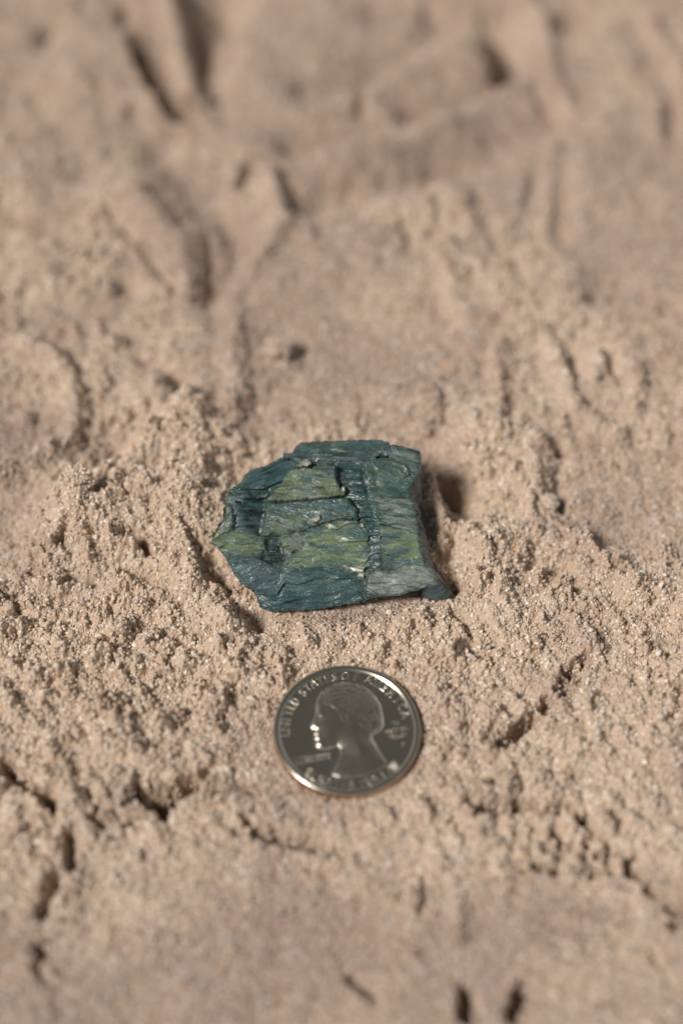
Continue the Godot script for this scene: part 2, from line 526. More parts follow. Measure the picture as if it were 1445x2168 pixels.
	mound(43.73, 67.26, 0.55, 0.56, -0.35, -1.77)
	mound(45.04, 68.85, 1.04, 0.87, 0.59, -2.02)
	mound(44.82, 68.64, 0.9, 0.79, -0.49, -1.74)
	mound(46.71, 67.75, 0.76, 0.6, 0.36, -2.37)
	mound(42.29, 66.47, 0.75, 0.76, 0.51, -2.82)
	mound(25.16, 58.84, 0.62, 0.75, 0.48, -1.62)
	mound(47.06, 71.95, 0.65, 0.53, 0.08, -2.51)
	mound(46.24, 70.79, 0.7, 0.87, 0.45, -1.61)
	mound(41.86, 64.81, 0.88, 0.62, -0.36, -2.01)
	mound(34.28, 63.67, 0.69, 0.59, -0.57, -1.24)
	mound(32.09, 67.01, 0.58, 0.64, -0.16, -2.12)
	mound(38.82, 66.39, 0.63, 0.73, 0.05, -1.66)
	mound(39.55, 69.57, 0.88, 0.59, -0.49, -1.34)
	mound(38.84, 65.5, 0.8, 0.57, 0.33, -1.28)
	mound(42.59, 70.56, 0.8, 0.73, 0.36, -1.4)
	mound(42.43, 69.97, 0.62, 0.6, 0.05, -2.28)
	mound(40.46, 67.76, 0.7, 0.62, 0.26, -1.78)
	mound(26.68, 68.84, 0.73, 0.54, 0.58, -1.95)
	mound(36.64, 66.41, 0.86, 0.77, 0.49, -1.57)
	mound(42.71, 66.52, 0.52, 0.58, 0.33, -1.63)
	mound(38.21, 67.87, 0.63, 0.46, -0.39, -2.28)
	mound(30.38, 64.96, 0.56, 0.65, -0.12, -2.32)
	mound(27.63, 64.07, 0.42, 0.52, -0.58, -2.34)
	mound(42.54, 65.51, 0.71, 0.78, 0.1, -1.79)
	mound(39.25, 65.39, 0.69, 0.79, 0.18, -2.01)
	mound(36.62, 65.64, 0.76, 0.52, -0.11, -1.92)
	mound(42.04, 67.72, 0.51, 0.49, 0.15, -2.4)
	mound(40.68, 70.33, 0.73, 0.73, -0.11, -1.22)
	mound(25.6, 64.73, 0.68, 0.65, 0.54, -1.95)
	mound(33.24, 67.46, 1.15, 0.8, 0.12, -1.57)
	mound(-54.28, 52.45, 1.37, 0.96, 0.33, -1.65)
	mound(-53.56, 55.79, 0.79, 0.58, 0.22, -2.23)
	mound(-46.24, 60.21, 0.5, 0.58, -0.56, -1.9)
	mound(-50.79, 53.27, 0.92, 0.64, 0.24, -2.49)
	mound(-47.12, 56.93, 1.02, 0.86, 0.23, -2.48)
	mound(-50.78, 56.97, 1.05, 0.92, -0.52, -1.68)
	mound(-47.01, 59.57, 1.18, 0.84, -0.21, -2.0)
	mound(-49.16, 56.13, 0.75, 0.51, -0.42, -1.67)
	mound(-47.02, 57.87, 0.88, 0.78, 0.26, -1.71)
	mound(-45.86, 58.34, 1.4, 0.96, -0.14, -2.66)
	mound(-25.14, 55.61, 1.16, 0.81, -0.23, -2.17)
	mound(-23.5, 55.36, 0.8, 0.82, 0.43, -2.19)
	mound(-33.96, 58.39, 0.93, 0.67, 0.47, -2.5)
	mound(-24.54, 54.33, 0.94, 0.8, 0.58, -1.79)
	mound(-38.75, 60.03, 0.94, 0.77, -0.3, -1.59)
	mound(-38.23, 59.17, 0.75, 0.85, 0.57, -2.41)
	mound(-29.99, 57.53, 1.0, 0.81, -0.58, -2.29)
	mound(-39.65, 61.58, 0.97, 0.68, 0.3, -2.4)
	mound(-36.28, 60.12, 0.56, 0.52, 0.57, -2.32)
	mound(-24.47, 57.1, 1.16, 0.89, -0.08, -1.55)
	mound(-37.55, 60.22, 0.85, 0.64, -0.11, -2.15)
	mound(-25.1, 57.01, 0.73, 0.63, -0.56, -1.67)
	mound(-34.92, 59.12, 0.76, 0.88, 0.58, -1.54)
	mound(-37.48, 63.15, 1.19, 0.83, -0.0, -1.47)
	mound(-11.89, 64.51, 0.49, 0.51, 0.41, -1.2)
	mound(-0.84, 67.33, 0.98, 0.68, -0.51, -1.99)
	mound(-12.61, 63.27, 0.67, 0.72, -0.35, -1.12)
	mound(-11.16, 65.33, 0.7, 0.66, 0.59, -1.27)
	mound(-10.62, 63.18, 1.02, 0.69, -0.53, -2.06)
	mound(-5.21, 64.68, 0.46, 0.49, -0.43, -1.6)
	mound(-7.57, 64.79, 0.99, 0.71, 0.31, -1.12)
	mound(-12.89, 63.67, 0.61, 0.65, 0.15, -1.45)
	mound(-28.45, 30.48, 0.5, 0.48, 0.58, -1.16)
	mound(-31.35, 38.32, 1.01, 0.69, -0.0, -1.0)
	mound(-28.36, 33.29, 0.48, 0.46, -0.04, -1.3)
	mound(-24.68, 36.42, 0.94, 0.71, -0.1, -1.07)
	mound(-32.83, 33.75, 0.88, 0.59, 0.03, -1.13)
	mound(-26.51, 35.5, 0.56, 0.69, -0.08, -1.73)
	mound(-29.55, 35.24, 0.57, 0.51, -0.22, -1.57)
	mound(-32.28, 37.73, 0.91, 0.62, 0.52, -1.21)
	mound(-30.18, 34.94, 0.77, 0.55, -0.36, -1.41)
	mound(-29.12, 32.77, 0.72, 0.8, 0.25, -1.53)
	mound(-30.88, 30.38, 0.63, 0.43, 0.34, -1.54)
	mound(-24, 37.37, 0.83, 0.59, -0.35, -1.41)
	roughen(33.67, 65.14, 17, 6, 0.6)


# Crumbs of damp sand: thousands of small steep lumps and pits, thickest where the surface is crumbly.
func _crumbs() -> void:
	var shape := noise(61, 0.9, 2)
	for k in 16000:
		var z := rng.randf_range(-160.0, 104.0)
		var x := rng.randf_range(-96.0, 96.0)
		var i0 := int((x - X0) / STEP)
		var j0 := int((z - Z0) / STEP)
		var c := crumb[j0 * NX + i0] + 0.5 * mottle.get_noise_2d(x * 0.4, z * 0.4)
		if rng.randf() > c * 0.95 - 0.16:
			continue
		var r := 0.5 + 0.8 * rng.randf() + 1.8 * pow(rng.randf(), 3.5)
		var up := minf(r, 1.5) * rng.randf_range(0.3, 0.72) * (1.0 if rng.randf() < 0.95 else -0.5) * clampf(c + 0.35, 0.4, 1.1)
		var n := int(r * 1.5 / STEP) + 1
		for j in range(maxi(0, j0 - n), mini(NZ, j0 + n + 1)):
			for i in range(maxi(0, i0 - n), mini(NX, i0 + n + 1)):
				var px := X0 + i * STEP
				var pz := Z0 + j * STEP
				var d := Vector2(px - x, pz - z).length() / r
				if d < 1.5:
					d += 0.4 * shape.get_noise_2d(px, pz)
					land[j * NX + i] += up * smoothstep(1.1, 0.35, d)


func height(x: float, z: float) -> float:
	var fx := clampf((x - X0) / STEP, 0.0, NX - 1.001)
	var fz := clampf((z - Z0) / STEP, 0.0, NZ - 1.001)
	var i := int(fx)
	var j := int(fz)
	var at := j * NX + i
	return lerpf(lerpf(land[at], land[at + 1], fx - i), lerpf(land[at + NX], land[at + NX + 1], fx - i), fz - j)


# Packed, damp sand is darker and pinker than the loose crumbs.
func dampness(x: float, z: float) -> Color:
	var i := clampi(int((x - X0) / STEP), 0, NX - 1)
	var j := clampi(int((z - Z0) / STEP), 0, NZ - 1)
	var dry := clampf(crumb[j * NX + i] + 0.7 * mottle.get_noise_2d(x * 0.16, z * 0.16) + 0.3 * mottle.get_noise_2d(x * 0.7, z * 0.7), 0.0, 1.0)
	return Color(0.82, 0.785, 0.785).lerp(Color(1.09, 1.09, 1.06), dry)


func sand_material() -> StandardMaterial3D:
	var m := StandardMaterial3D.new()
	m.albedo_color = Color.WHITE
	m.vertex_color_use_as_albedo = true
	m.roughness = 0.9
	m.metallic_specular = 0.3
	return m


func _sand() -> void:
	land.resize(NX * NZ)
	crumb.resize(NX * NZ)
	crumb.fill(0.5)
	_features()
	_crumbs()
	var lump := noise(3, 0.30, 1, FastNoiseLite.TYPE_CELLULAR)
	lump.cellular_return_type = FastNoiseLite.RETURN_DISTANCE
	lump.domain_warp_enabled = true
	lump.domain_warp_frequency = 0.5
	lump.domain_warp_amplitude = 1.2
	var pebble := noise(5, 0.95, 1, FastNoiseLite.TYPE_CELLULAR)
	pebble.cellular_return_type = FastNoiseLite.RETURN_DISTANCE
	var wide := noise(9, 0.045, 3)
	var mid := noise(13, 0.22, 2)
	var here := Vector2(COIN_AT.x, COIN_AT.z)
	for j in NZ:
		var z := Z0 + j * STEP
		for i in NX:
			var x := X0 + i * STEP
			var at := j * NX + i
			var m := mid.get_noise_2d(x, z)
			var c := clampf(crumb[at] + 0.35 * m, 0.12, 1.2)
			var a := lump.get_noise_2d(x, z) + 1.0
			var b := pebble.get_noise_2d(x, z) + 1.0
			var h := land[at] + 0.9 * (1.0 + smoothstep(-30.0, -90.0, z)) * wide.get_noise_2d(x, z) + 0.55 * c * m - c * (1.0 * a * a + 0.12 * b * b) - 0.26 * b * b + 0.35 * c
			var d := here.distance_to(Vector2(x, z))
			if d < 16.0:
				h = lerpf(h, minf(h, -0.15) if d > 12.0 else -0.15, smoothstep(15.0, 11.8, d))
			land[at] = h
	var xs := PackedFloat32Array()
	var zs := PackedFloat32Array()
	var skirt := []
	var far := 1.0
	while far < 2600.0:
		skirt.append(far)
		far = far * 1.3 + 1.0
	for k in range(skirt.size() - 1, -1, -1):
		xs.append(X0 - skirt[k])
		zs.append(Z0 - skirt[k])
	for i in NX:
		xs.append(X0 + i * STEP)
	for j in NZ:
		zs.append(Z0 + j * STEP)
	for k in skirt.size():
		xs.append(X0 + (NX - 1) * STEP + skirt[k])
		zs.append(Z0 + (NZ - 1) * STEP + skirt[k])
	var v := PackedVector3Array()
	v.resize(xs.size() * zs.size())
	var col := PackedColorArray()
	col.resize(v.size())
	var at2 := 0
	for z in zs:
		for x in xs:
			var out := maxf(maxf(X0 - x, x - X0 - (NX - 1) * STEP), maxf(Z0 - z, z - Z0 - (NZ - 1) * STEP))
			var h := height(x, z)
			if out > 0.0:
				h = lerpf(h, 0.0, smoothstep(0.0, 12.0, out)) + minf(out * 0.06, 12.0) * wide.get_noise_2d(x * 0.3, z * 0.3)
			v[at2] = Vector3(x, h, z) * MM
			col[at2] = Color(0.45, 0.35, 0.275) * dampness(x, z)
			at2 += 1
	var o := build("sand", sheet(v, zs.size(), xs.size(), false, col), sand_material())
	tag(o, "pale beige damp sand with finger furrows and crumbly ridges under everything", "sand", "structure")


# ---------------------------------------------------------------- the grains on top

func grain_mesh() -> ArrayMesh:
	var t := (1.0 + sqrt(5.0)) / 2.0
	var p := PackedVector3Array([Vector3(-1, t, 0), Vector3(1, t, 0), Vector3(-1, -t, 0), Vector3(1, -t, 0), Vector3(0, -1, t), Vector3(0, 1, t), Vector3(0, -1, -t), Vector3(0, 1, -t), Vector3(t, 0, -1), Vector3(t, 0, 1), Vector3(-t, 0, -1), Vector3(-t, 0, 1)])
	for i in p.size():
		p[i] = p[i].normalized() * rng.randf_range(0.66, 1.26)
	var f := [0, 11, 5, 0, 5, 1, 0, 1, 7, 0, 7, 10, 0, 10, 11, 1, 5, 9, 5, 11, 4, 11, 10, 2, 10, 7, 6, 7, 1, 8, 3, 9, 4, 3, 4, 2, 3, 2, 6, 3, 6, 8, 3, 8, 9, 4, 9, 5, 2, 4, 11, 6, 2, 10, 8, 6, 7, 9, 8, 1]
	var v := PackedVector3Array()
	var n := PackedVector3Array()
	var idx := PackedInt32Array()
	for k in range(0, f.size(), 3):
		var a := p[f[k]]
		var b := p[f[k + 1]]
		var c := p[f[k + 2]]
		var nn := (c - a).cross(b - a).normalized()
		if nn.dot(a) < 0.0:
			nn = -nn
			var s := b
			b = c
			c = s
		for q in [a, b, c]:
			idx.append(v.size())
			v.append(q)
			n.append(nn.lerp(q.normalized(), 0.12).normalized())
	return array_mesh(v, n, idx)


func _grains() -> void:
	var m := StandardMaterial3D.new()
	m.albedo_color = Color.WHITE
	m.vertex_color_use_as_albedo = true
	m.roughness = 0.45
	m.metallic_specular = 0.45
	m.backlight_enabled = true
	m.backlight = Color(0.5, 0.46, 0.41).linear_to_srgb()
	var count := 230000
	var buf := PackedFloat32Array()
	buf.resize(count * 16)
	var here := Vector2(COIN_AT.x, COIN_AT.z)
	var k := 0
	while k < count:
		var z := rng.randf_range(-152.0, 101.0)
		var half := lerpf(56.0, 86.0, (101.0 - z) / 253.0)
		var x := rng.randf_range(-half, half)
		if here.distance_to(Vector2(x, z)) < 12.3:
			continue
		var size := 0.18 + 0.17 * rng.randf() + 0.24 * pow(rng.randf(), 7.0)
		var y := height(x, z) + rng.randf_range(-0.7, 0.6) * size
		if k < clods.size() * 700:
			var spot := on_clod(k % clods.size())
			x = spot.x
			y = spot.y
			z = spot.z
		var b := Basis.from_euler(Vector3(rng.randf() * TAU, rng.randf() * TAU, rng.randf() * TAU))
		b = b * Basis.from_scale(Vector3(size * rng.randf_range(0.75, 1.45), size, size * rng.randf_range(0.65, 1.1)) * MM)
		var c := grain_colour() * dampness(x, z)
		var at := k * 16
		buf[at] = b.x.x; buf[at + 1] = b.y.x; buf[at + 2] = b.z.x; buf[at + 3] = x * MM
		buf[at + 4] = b.x.y; buf[at + 5] = b.y.y; buf[at + 6] = b.z.y; buf[at + 7] = y * MM
		buf[at + 8] = b.x.z; buf[at + 9] = b.y.z; buf[at + 10] = b.z.z; buf[at + 11] = z * MM
		buf[at + 12] = c.r; buf[at + 13] = c.g; buf[at + 14] = c.b; buf[at + 15] = 1.0
		k += 1
	var mm := MultiMesh.new()
	mm.transform_format = MultiMesh.TRANSFORM_3D
	mm.use_colors = true
	mm.mesh = grain_mesh()
	mm.instance_count = count
	mm.buffer = buf
	var o := MultiMeshInstance3D.new()
	o.name = "sand_grains"
	o.multimesh = mm
	o.material_override = m
	add_child(o, true)
	tag(o, "loose pale quartz sand grains scattered over the whole surface", "sand grains", "stuff")


func on_clod(k: int) -> Vector3:
	var o: MeshInstance3D = clods[k]
	if not o.has_meta("points"):
		o.set_meta("points", o.mesh.surface_get_arrays(0)[Mesh.ARRAY_VERTEX])
	var pts: PackedVector3Array = o.get_meta("points")
	return (o.position + pts[rng.randi() % pts.size()]) / MM


func grain_colour() -> Color:
	var pick := rng.randf()
	var tone := rng.randf_range(0.87, 1.12)
	if pick < 0.58:
		return Color(0.64, 0.535, 0.455) * tone
	if pick < 0.70:
		return Color(0.82, 0.76, 0.70) * tone
	if pick < 0.86:
		return Color(0.73, 0.65, 0.59) * tone
	if pick < 0.975:
		return Color(0.53, 0.395, 0.30) * tone
	if pick < 0.987:
		return Color(0.40, 0.24, 0.14) * tone
	return Color(0.16, 0.125, 0.10) * tone


# ---------------------------------------------------------------- the stone

func patch(flat: Array, cu: float, cv: float, h: float, su: float, sv: float, a: Color, b: Color, angle: float, bevel: float, blend: float) -> void:
	var pts := line(flat)
	var r := Rect2(pts[0], Vector2.ZERO)
	for p in pts:
		r = r.expand(p)
	patches.append({"pts": pts, "box": r.grow(bevel * 2.0 + 0.9), "c": Vector2(cu, cv), "h": h, "su": su, "sv": sv, "a": a, "b": b, "ca": cos(angle), "sa": sin(angle), "bevel": bevel, "blend": blend})


func inside(p: Vector2, pts: PackedVector2Array) -> float:  # distance to the edge, positive inside
	var best := 1e9
	var within := false
	var j := pts.size() - 1
	for i in pts.size():
		var a := pts[i]
		var b := pts[j]
		best = minf(best, p.distance_squared_to(Geometry2D.get_closest_point_to_segment(p, a, b)))
		if (a.y > p.y) != (b.y > p.y) and p.x < (b.x - a.x) * (p.y - a.y) / (b.y - a.y) + a.x:
			within = not within
		j = i
	return sqrt(best) if within else -sqrt(best)


func f_(u: float, v: float) -> float:
	return wander.get_noise_2d(u * 3.0, v * 3.0)


func stone_point(u: float, v: float) -> Array:
	var wu := u + 0.22 * wander.get_noise_2d(u * 2.0, v * 2.0) + 0.07 * wander.get_noise_2d(u * 7.0, v * 7.0)
	var wv := v + 0.16 * wander.get_noise_2d(u * 2.0 + 40.0, v * 2.0) + 0.06 * wander.get_noise_2d(u * 7.0, v * 7.0 + 40.0)
	var p := Vector2(wu, wv)
	var w := -0.3
	var col := Color(0.05, 0.08, 0.078)
	var ca := 1.0
	var sa := 0.0
	for k in patches:
		if not k.box.has_point(p):
			continue
		var d := inside(p, k.pts)
		var bev: float = k.bevel
		if d < -bev * 2.0:
			continue
		var t := smoothstep(-bev, bev, d)
		w = lerpf(w, k.h + 1.5 * k.su * (u - k.c.x) + 1.5 * k.sv * (v - k.c.y), t)
		var along: float = u * k.ca + v * k.sa
		var across: float = -u * k.sa + v * k.ca
		var f := thread.get_noise_2d(along * 0.06, across * 0.62) + 0.4 * thread.get_noise_2d(along * 0.3, across * 1.7 + 80.0)
		var g := smoothstep(0.08, 0.92, 0.42 + 0.5 * f + 0.6 * mottle.get_noise_2d(along * 0.6, across * 2.4))
		var cc: Color = k.a.lerp(k.b, g)
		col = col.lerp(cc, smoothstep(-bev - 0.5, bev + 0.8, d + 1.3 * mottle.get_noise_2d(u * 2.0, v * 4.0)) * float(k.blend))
		ca = lerpf(ca, k.ca, t)
		sa = lerpf(sa, k.sa, t)
	var al := u * ca + v * sa
	var ac := -u * sa + v * ca
	var calm := 0.3 if absf(ca) < 0.25 else 1.0
	var bowl := scallop.get_noise_2d(al * 0.5 + 0.2 * f_(u, v), ac) + 1.0
	var bowl2 := scallop.get_noise_2d(al * 1.3 + 33.0, ac * 2.3) + 1.0
	var f1 := fibre.get_noise_2d(al * 0.3 + 9.0, ac * 1.3)
	var f2 := thread.get_noise_2d(al * 0.45, ac * 2.2 + 30.0)
	var grit := wander.get_noise_2d(u * 9.0, v * 9.0) + 0.7 * wander.get_noise_2d(u * 4.0, v * 4.0 + 9.0)
	var f3 := 1.0 - 2.0 * absf(fibre.get_noise_2d(al * 0.10 + 60.0, ac * 0.55 + 0.35 * mottle.get_noise_2d(u, v)))
	var saw := fposmod(ac * 0.30 + 0.8 * mottle.get_noise_2d(al * 0.22 + 11.0, ac * 0.25) + 0.03 * f1, 1.0)
	var fine := fposmod(ac * 0.95 + 1.1 * mottle.get_noise_2d(al * 0.25 + 500.0, ac * 0.4), 1.0)
	var ledge := smoothstep(-0.3, 0.4, mottle.get_noise_2d(al * 0.25 + 300.0, ac * 0.5))
	w += 0.13 * (1.0 - fine) * smoothstep(0.0, 0.15, fine)
	w += 0.7 * ledge * (1.0 - saw) * smoothstep(0.0, 0.06, saw)
	w += calm * (0.09 * f3 + 0.04 * f1 + 0.01 * f2 + 0.13 * bowl * bowl + 0.0 * bowl2) + 0.025 * chipped.get_noise_2d(u * 0.35, v * 0.8) + 0.015 * chipped.get_noise_2d(u * 1.6, v * 2.6)
	var vein := smoothstep(0.16, 0.0, absf(f2)) * smoothstep(-0.1, 0.3, mottle.get_noise_2d(u * 2.0 + 70.0, v * 2.0))
	col = col * (1.0 + calm * (0.26 * f2 + 0.3 * f1 + 0.25 * (f3 - 0.5)) + 0.38 * grit)
	var veil := mottle.get_noise_2d(al * 0.8 + 120.0, ac * 2.2)
	col = col.lerp(Color(0.13, 0.18, 0.185), 0.4 * smoothstep(0.1, 0.5, veil))
	col = col.lerp(Color(0.02, 0.03, 0.028), 0.35 * vein)
	var fleck := wander.get_noise_2d(u * 16.0, v * 16.0)
	if fleck > 0.6 and mottle.get_noise_2d(u * 1.2 + 200.0, v * 1.2) > 0.05:
		col = col.lerp(Color(0.30, 0.33, 0.30), 0.5)
	var grey := col.get_luminance()
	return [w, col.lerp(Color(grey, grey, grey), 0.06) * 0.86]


func _stone() -> void:
	var outline := line([-3.57, 14.64, -2.74, 15.49, 0.28, 15.69, 3.81, 15.86, 7.02, 15.96, 9.75, 16.05, 11.51, 15.82, 12.67, 15.62, 13.11, 14.87, 14.88, 14.7, 16.32, 14.31, 17.21, 14.04, 18.23, 13.71, 18.35, 11.74, 18.2, 9.94, 17.74, 8.46, 16.84, 7.48, 16.33, 6.83, 16.95, 5.36, 17.2, 3.89, 17.69, 1.94, 17.93, 0, 18.04, -1.94, 18.56, -4.2, 19.02, -5.81, 19.89, -7.74, 20.89, -9.4, 19.3, -10.43, 17.08, -11.1, 14.55, -11.9, 12.34, -12.03, 10.13, -12.22, 8.4, -12.7, 6.34, -13.05, 3.82, -13.49, 1.93, -13.81, -0.59, -14.1, -2.48, -14.26, -5.63, -14.42, -7.52, -14.38, -9.1, -14.13, -9.67, -13.65, -9.9, -12.7, -10.32, -11.64, -11.02, -11, -11.66, -10.62, -13.09, -9.4, -14.05, -8.12, -14.86, -6.77, -15.67, -5.33, -16.47, -4.2, -17.12, -3.4, -17.92, -2.85, -18.15, -1.94, -17.92, -0.81, -17.42, 0, -16.79, 0.97, -16.17, 1.78, -16.12, 3.24, -15.79, 4.38, -15.26, 5.36, -15.08, 6.76, -13.91, 7.32, -13.05, 7.87, -12.65, 9.28, -11.54, 10.36, -9.95, 10.82, -8.61, 11.21, -7.71, 11.9, -6.44, 12.56, -5.8, 12.89, -5.74, 13.38, -4.2, 13.38])
	patch([-15.66, 7.15, -12.8, 8.46, -11.22, 10.59, -5.48, 13.38, -2.59, 10.76, -4.49, 7.48, -8.31, 6.17, -15.33, 6.17], -9.49, 8.77, -0.3, -0.1, -0.1, Color(0.054, 0.109, 0.120), Color(0.023, 0.065, 0.068), 0.5, 0.4, 1.0)  # upper left shoulder
	patch([-15.18, 6.83, -8.31, 6.34, -8.73, -1.3, -9.84, -1.3, -16.83, -1.3, -18.4, -2.59, -18.44, 0, -16.26, 4.22], -14, 1.36, -0.5, 0.03, 0.12, Color(0.107, 0.168, 0.175), Color(0.023, 0.065, 0.068), 0.1, 0.3, 1.0)  # left bluish block
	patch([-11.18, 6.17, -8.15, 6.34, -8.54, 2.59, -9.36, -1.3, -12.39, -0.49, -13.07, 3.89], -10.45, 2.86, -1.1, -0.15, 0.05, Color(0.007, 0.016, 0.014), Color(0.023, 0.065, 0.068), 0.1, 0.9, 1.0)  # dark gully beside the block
	patch([-18.42, -1.3, -16.23, 1.94, -15.94, 4.22, -14.67, 3.89, -14.15, 0.65, -16.17, -2.91, -18.08, -2.91], -16.24, 0.51, -1.1, 0.25, 0, Color(0.122, 0.138, 0.051), Color(0.023, 0.065, 0.068), 0.8, 0.4, 1.0)  # far left knob
	patch([-18.41, -2.1, -14.62, -0.49, -8.25, -1.78, -8.48, -4.52, -10.76, -5.01, -16.15, -5.17], -12.78, -3.18, -0.4, 0, -0.05, Color(0.150, 0.209, 0.117), Color(0.054, 0.109, 0.120), 0.05, 0.25, 1.0)  # lower left shelf
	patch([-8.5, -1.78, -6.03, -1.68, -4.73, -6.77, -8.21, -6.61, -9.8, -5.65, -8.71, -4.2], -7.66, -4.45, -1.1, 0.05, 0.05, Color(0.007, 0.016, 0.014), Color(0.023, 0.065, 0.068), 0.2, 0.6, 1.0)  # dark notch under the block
	patch([-16.14, -5.23, -10.44, -5.1, -7.58, -6.52, -4.73, -6.94, 0.02, -6.77, 8.57, -7.74, 8.71, -12.86, -2.48, -14.61, -9.41, -14.45, -10.7, -11.1, -13.25, -9.34], -5.22, -9.16, -0.8, -0.02, 0.1, Color(0.054, 0.109, 0.120), Color(0.023, 0.065, 0.068), 0.02, 0.3, 1.0)  # lower left slab
	patch([-15.82, -5.97, -10.75, -5.97, -5.36, -7.74, -6.59, -11.9, -10.71, -10.94, -13.09, -9.34], -10.38, -8.65, -0.9, -0.02, 0.12, Color(0.107, 0.168, 0.175), Color(0.054, 0.109, 0.120), 0.3, 0.8, 0.7)  # pale flank of the slab
	patch([-5.04, -7.26, 8.25, -8.22, 7.61, -11.9, -3.76, -10.94], 1.77, -9.58, -0.72, 0, 0.09, Color(0.045, 0.093, 0.076), Color(0.054, 0.109, 0.120), 0.1, 0.8, 0.7)  # green middle of the slab
	patch([-6.09, 7.48, -4.5, 10.1, 3.81, 10.59, 3.81, 8.46, 4.77, 5.52, 1.58, 4.94, -4.47, 4.38, -8.46, 4.38, -7.99, 5.85], -1.95, 6.85, 1.0, 0.02, 0.16, Color(0.150, 0.209, 0.117), Color(0.054, 0.109, 0.120), -0.08, 0.18, 1.0)  # upper green ledge
	patch([-7.67, 5.69, -2.57, 6.01, 1.58, 6.99, 4.93, 7.15, 5.09, 5.59, -0.01, 5.03, -4.47, 4.54, -8.3, 4.38], -1.43, 5.67, 0.95, 0, -0.1, Color(0.188, 0.231, 0.216), Color(0.122, 0.138, 0.051), -0.1, 0.2, 1.0)  # bright lip of the ledge
	patch([-8.45, 4.06, -3.83, 4.38, 6.05, 5.2, 7.38, 2.92, 7.38, 1.36, 3.82, 1.29, 0, 0.32, -3.17, -0.97, -5.08, -1.46, -9.52, -1.46, -8.54, 2.59], -1.27, 1.65, 0.4, 0.05, 0.09, Color(0.045, 0.093, 0.076), Color(0.054, 0.109, 0.120), -0.2, 0.18, 1.0)  # second ledge
	patch([-8.11, 1.29, -5.1, 2.27, -1.6, 2.59, -1.91, 0, -5.08, -1.3, -9.36, -1.39], -5.19, 0.58, 0.4, 0, -0.05, Color(0.150, 0.209, 0.117), Color(0.188, 0.231, 0.216), -0.25, 0.4, 0.8)  # green lens in the second ledge
	patch([-6.19, -1.68, -2.54, -0.97, 0, 0, 3.82, 1.13, 7.32, 1.13, 9.06, -0.81, 9.36, -6.45, 8.41, -7.74, 5.09, -6.84, 0.02, -6.71, -4.89, -6.84], 2.68, -3.26, -0.1, 0.0, 0.07, Color(0.150, 0.209, 0.117), Color(0.054, 0.109, 0.120), -0.08, 0.18, 1.0)  # third ledge
	patch([-6.03, -1.78, -1.9, -1.3, -1.58, -3.23, -4.42, -4.85, -5.06, -3.88], -3.8, -3.01, 0, -0.15, 0, Color(0.216, 0.254, 0.231), Color(0.188, 0.231, 0.216), 0.2, 0.3, 0.8)  # grey corner of the third ledge
	patch([3.65, 12.07, 8.29, 11.9, 8.13, 8.46, 9.39, 4.54, 11.13, 0.48, 11.26, -6.45, 9.04, -7.42, 9.37, -2.91, 9.06, -0.97, 7.38, 1.29, 7.26, 3.41, 4.93, 5.69, 3.81, 8.46], 7.91, 2.94, -0.05, 0.04, 0.03, Color(0.023, 0.065, 0.068), Color(0.016, 0.051, 0.054), 0.05, 0.6, 1.0)  # smooth groove
	patch([8.29, 11.74, 10.37, 11.25, 10.19, 4.54, 11.45, 0.48, 11.35, -6.77, 9.83, -6.77, 10.33, 0, 9.07, 4.54], 10.11, 2.35, -0.05, 0.1, 0, Color(0.107, 0.168, 0.175), Color(0.023, 0.065, 0.068), 0.05, 0.4, 0.8)  # blue rim of the groove
	patch([7.97, 11.74, 13.1, 12.07, 17.57, 11.25, 18.04, 9.77, 16.75, 7.48, 16.25, 5.2, 10.19, 4.87, 9.24, 7.15], 13.64, 8.69, 0.45, -0.05, 0.05, Color(0.045, 0.093, 0.076), Color(0.054, 0.109, 0.120), -0.15, 0.22, 1.0)  # right slab, upper
	patch([10.21, 11.25, 15.33, 11.25, 16.28, 9.12, 13.39, 7.48, 10.2, 7.48], 13.08, 9.31, 0.5, 0, 0, Color(0.150, 0.209, 0.117), Color(0.054, 0.109, 0.120), -0.4, 0.5, 0.6)  # green fan on the right slab
	patch([9.39, 5.03, 16.25, 5.2, 17.36, 3.73, 17.96, 0, 17.94, -2.59, 11.12, -2.59, 10.97, 0.97], 14.43, 1.39, 0.22, 0, 0.06, Color(0.045, 0.093, 0.076), Color(0.188, 0.231, 0.216), -0.1, 0.2, 1.0)  # right slab, middle
	patch([11.13, 0.48, 17.95, -1.3, 19.02, -5.97, 19.8, -7.42, 11.42, -6.45], 15.87, -4.14, 0.0, 0, 0.05, Color(0.150, 0.209, 0.117), Color(0.054, 0.109, 0.120), 0.06, 0.22, 1.0)  # right slab, lower
	patch([8.72, -10.46, 9.36, -7.74, 13.31, -7.58, 15.53, -6.61, 19.81, -6.77, 21.26, -9.72, 17.08, -11.26, 13.92, -12.22, 11.39, -12.15], 14.49, -9.39, 0.25, -0.03, 0.1, Color(0.216, 0.254, 0.231), Color(0.188, 0.231, 0.216), -0.05, 0.2, 1.0)  # pale block at the bottom right
	patch([-5.96, 13.38, -3.56, 13.38, 3.81, 13.38, 10.22, 13.05, 11.5, 12.23, 3.81, 11.74, -2.59, 12.07, -5.48, 12.4], 1.47, 12.71, -0.2, 0, -0.15, Color(0.107, 0.168, 0.175), Color(0.023, 0.065, 0.068), 0.03, 0.2, 1.0)  # top layer
	patch([-3.73, 14.64, -2.74, 15.69, 3.81, 16.02, 9.91, 16.29, 12.96, 15.69, 13.11, 14.7, 7.02, 14.04, -1.32, 13.22, -4.04, 13.38], 3.89, 14.85, -0.9, 0, -0.15, Color(0.045, 0.093, 0.076), Color(0.054, 0.109, 0.120), 0.05, 0.18, 1.0)  # topmost strip
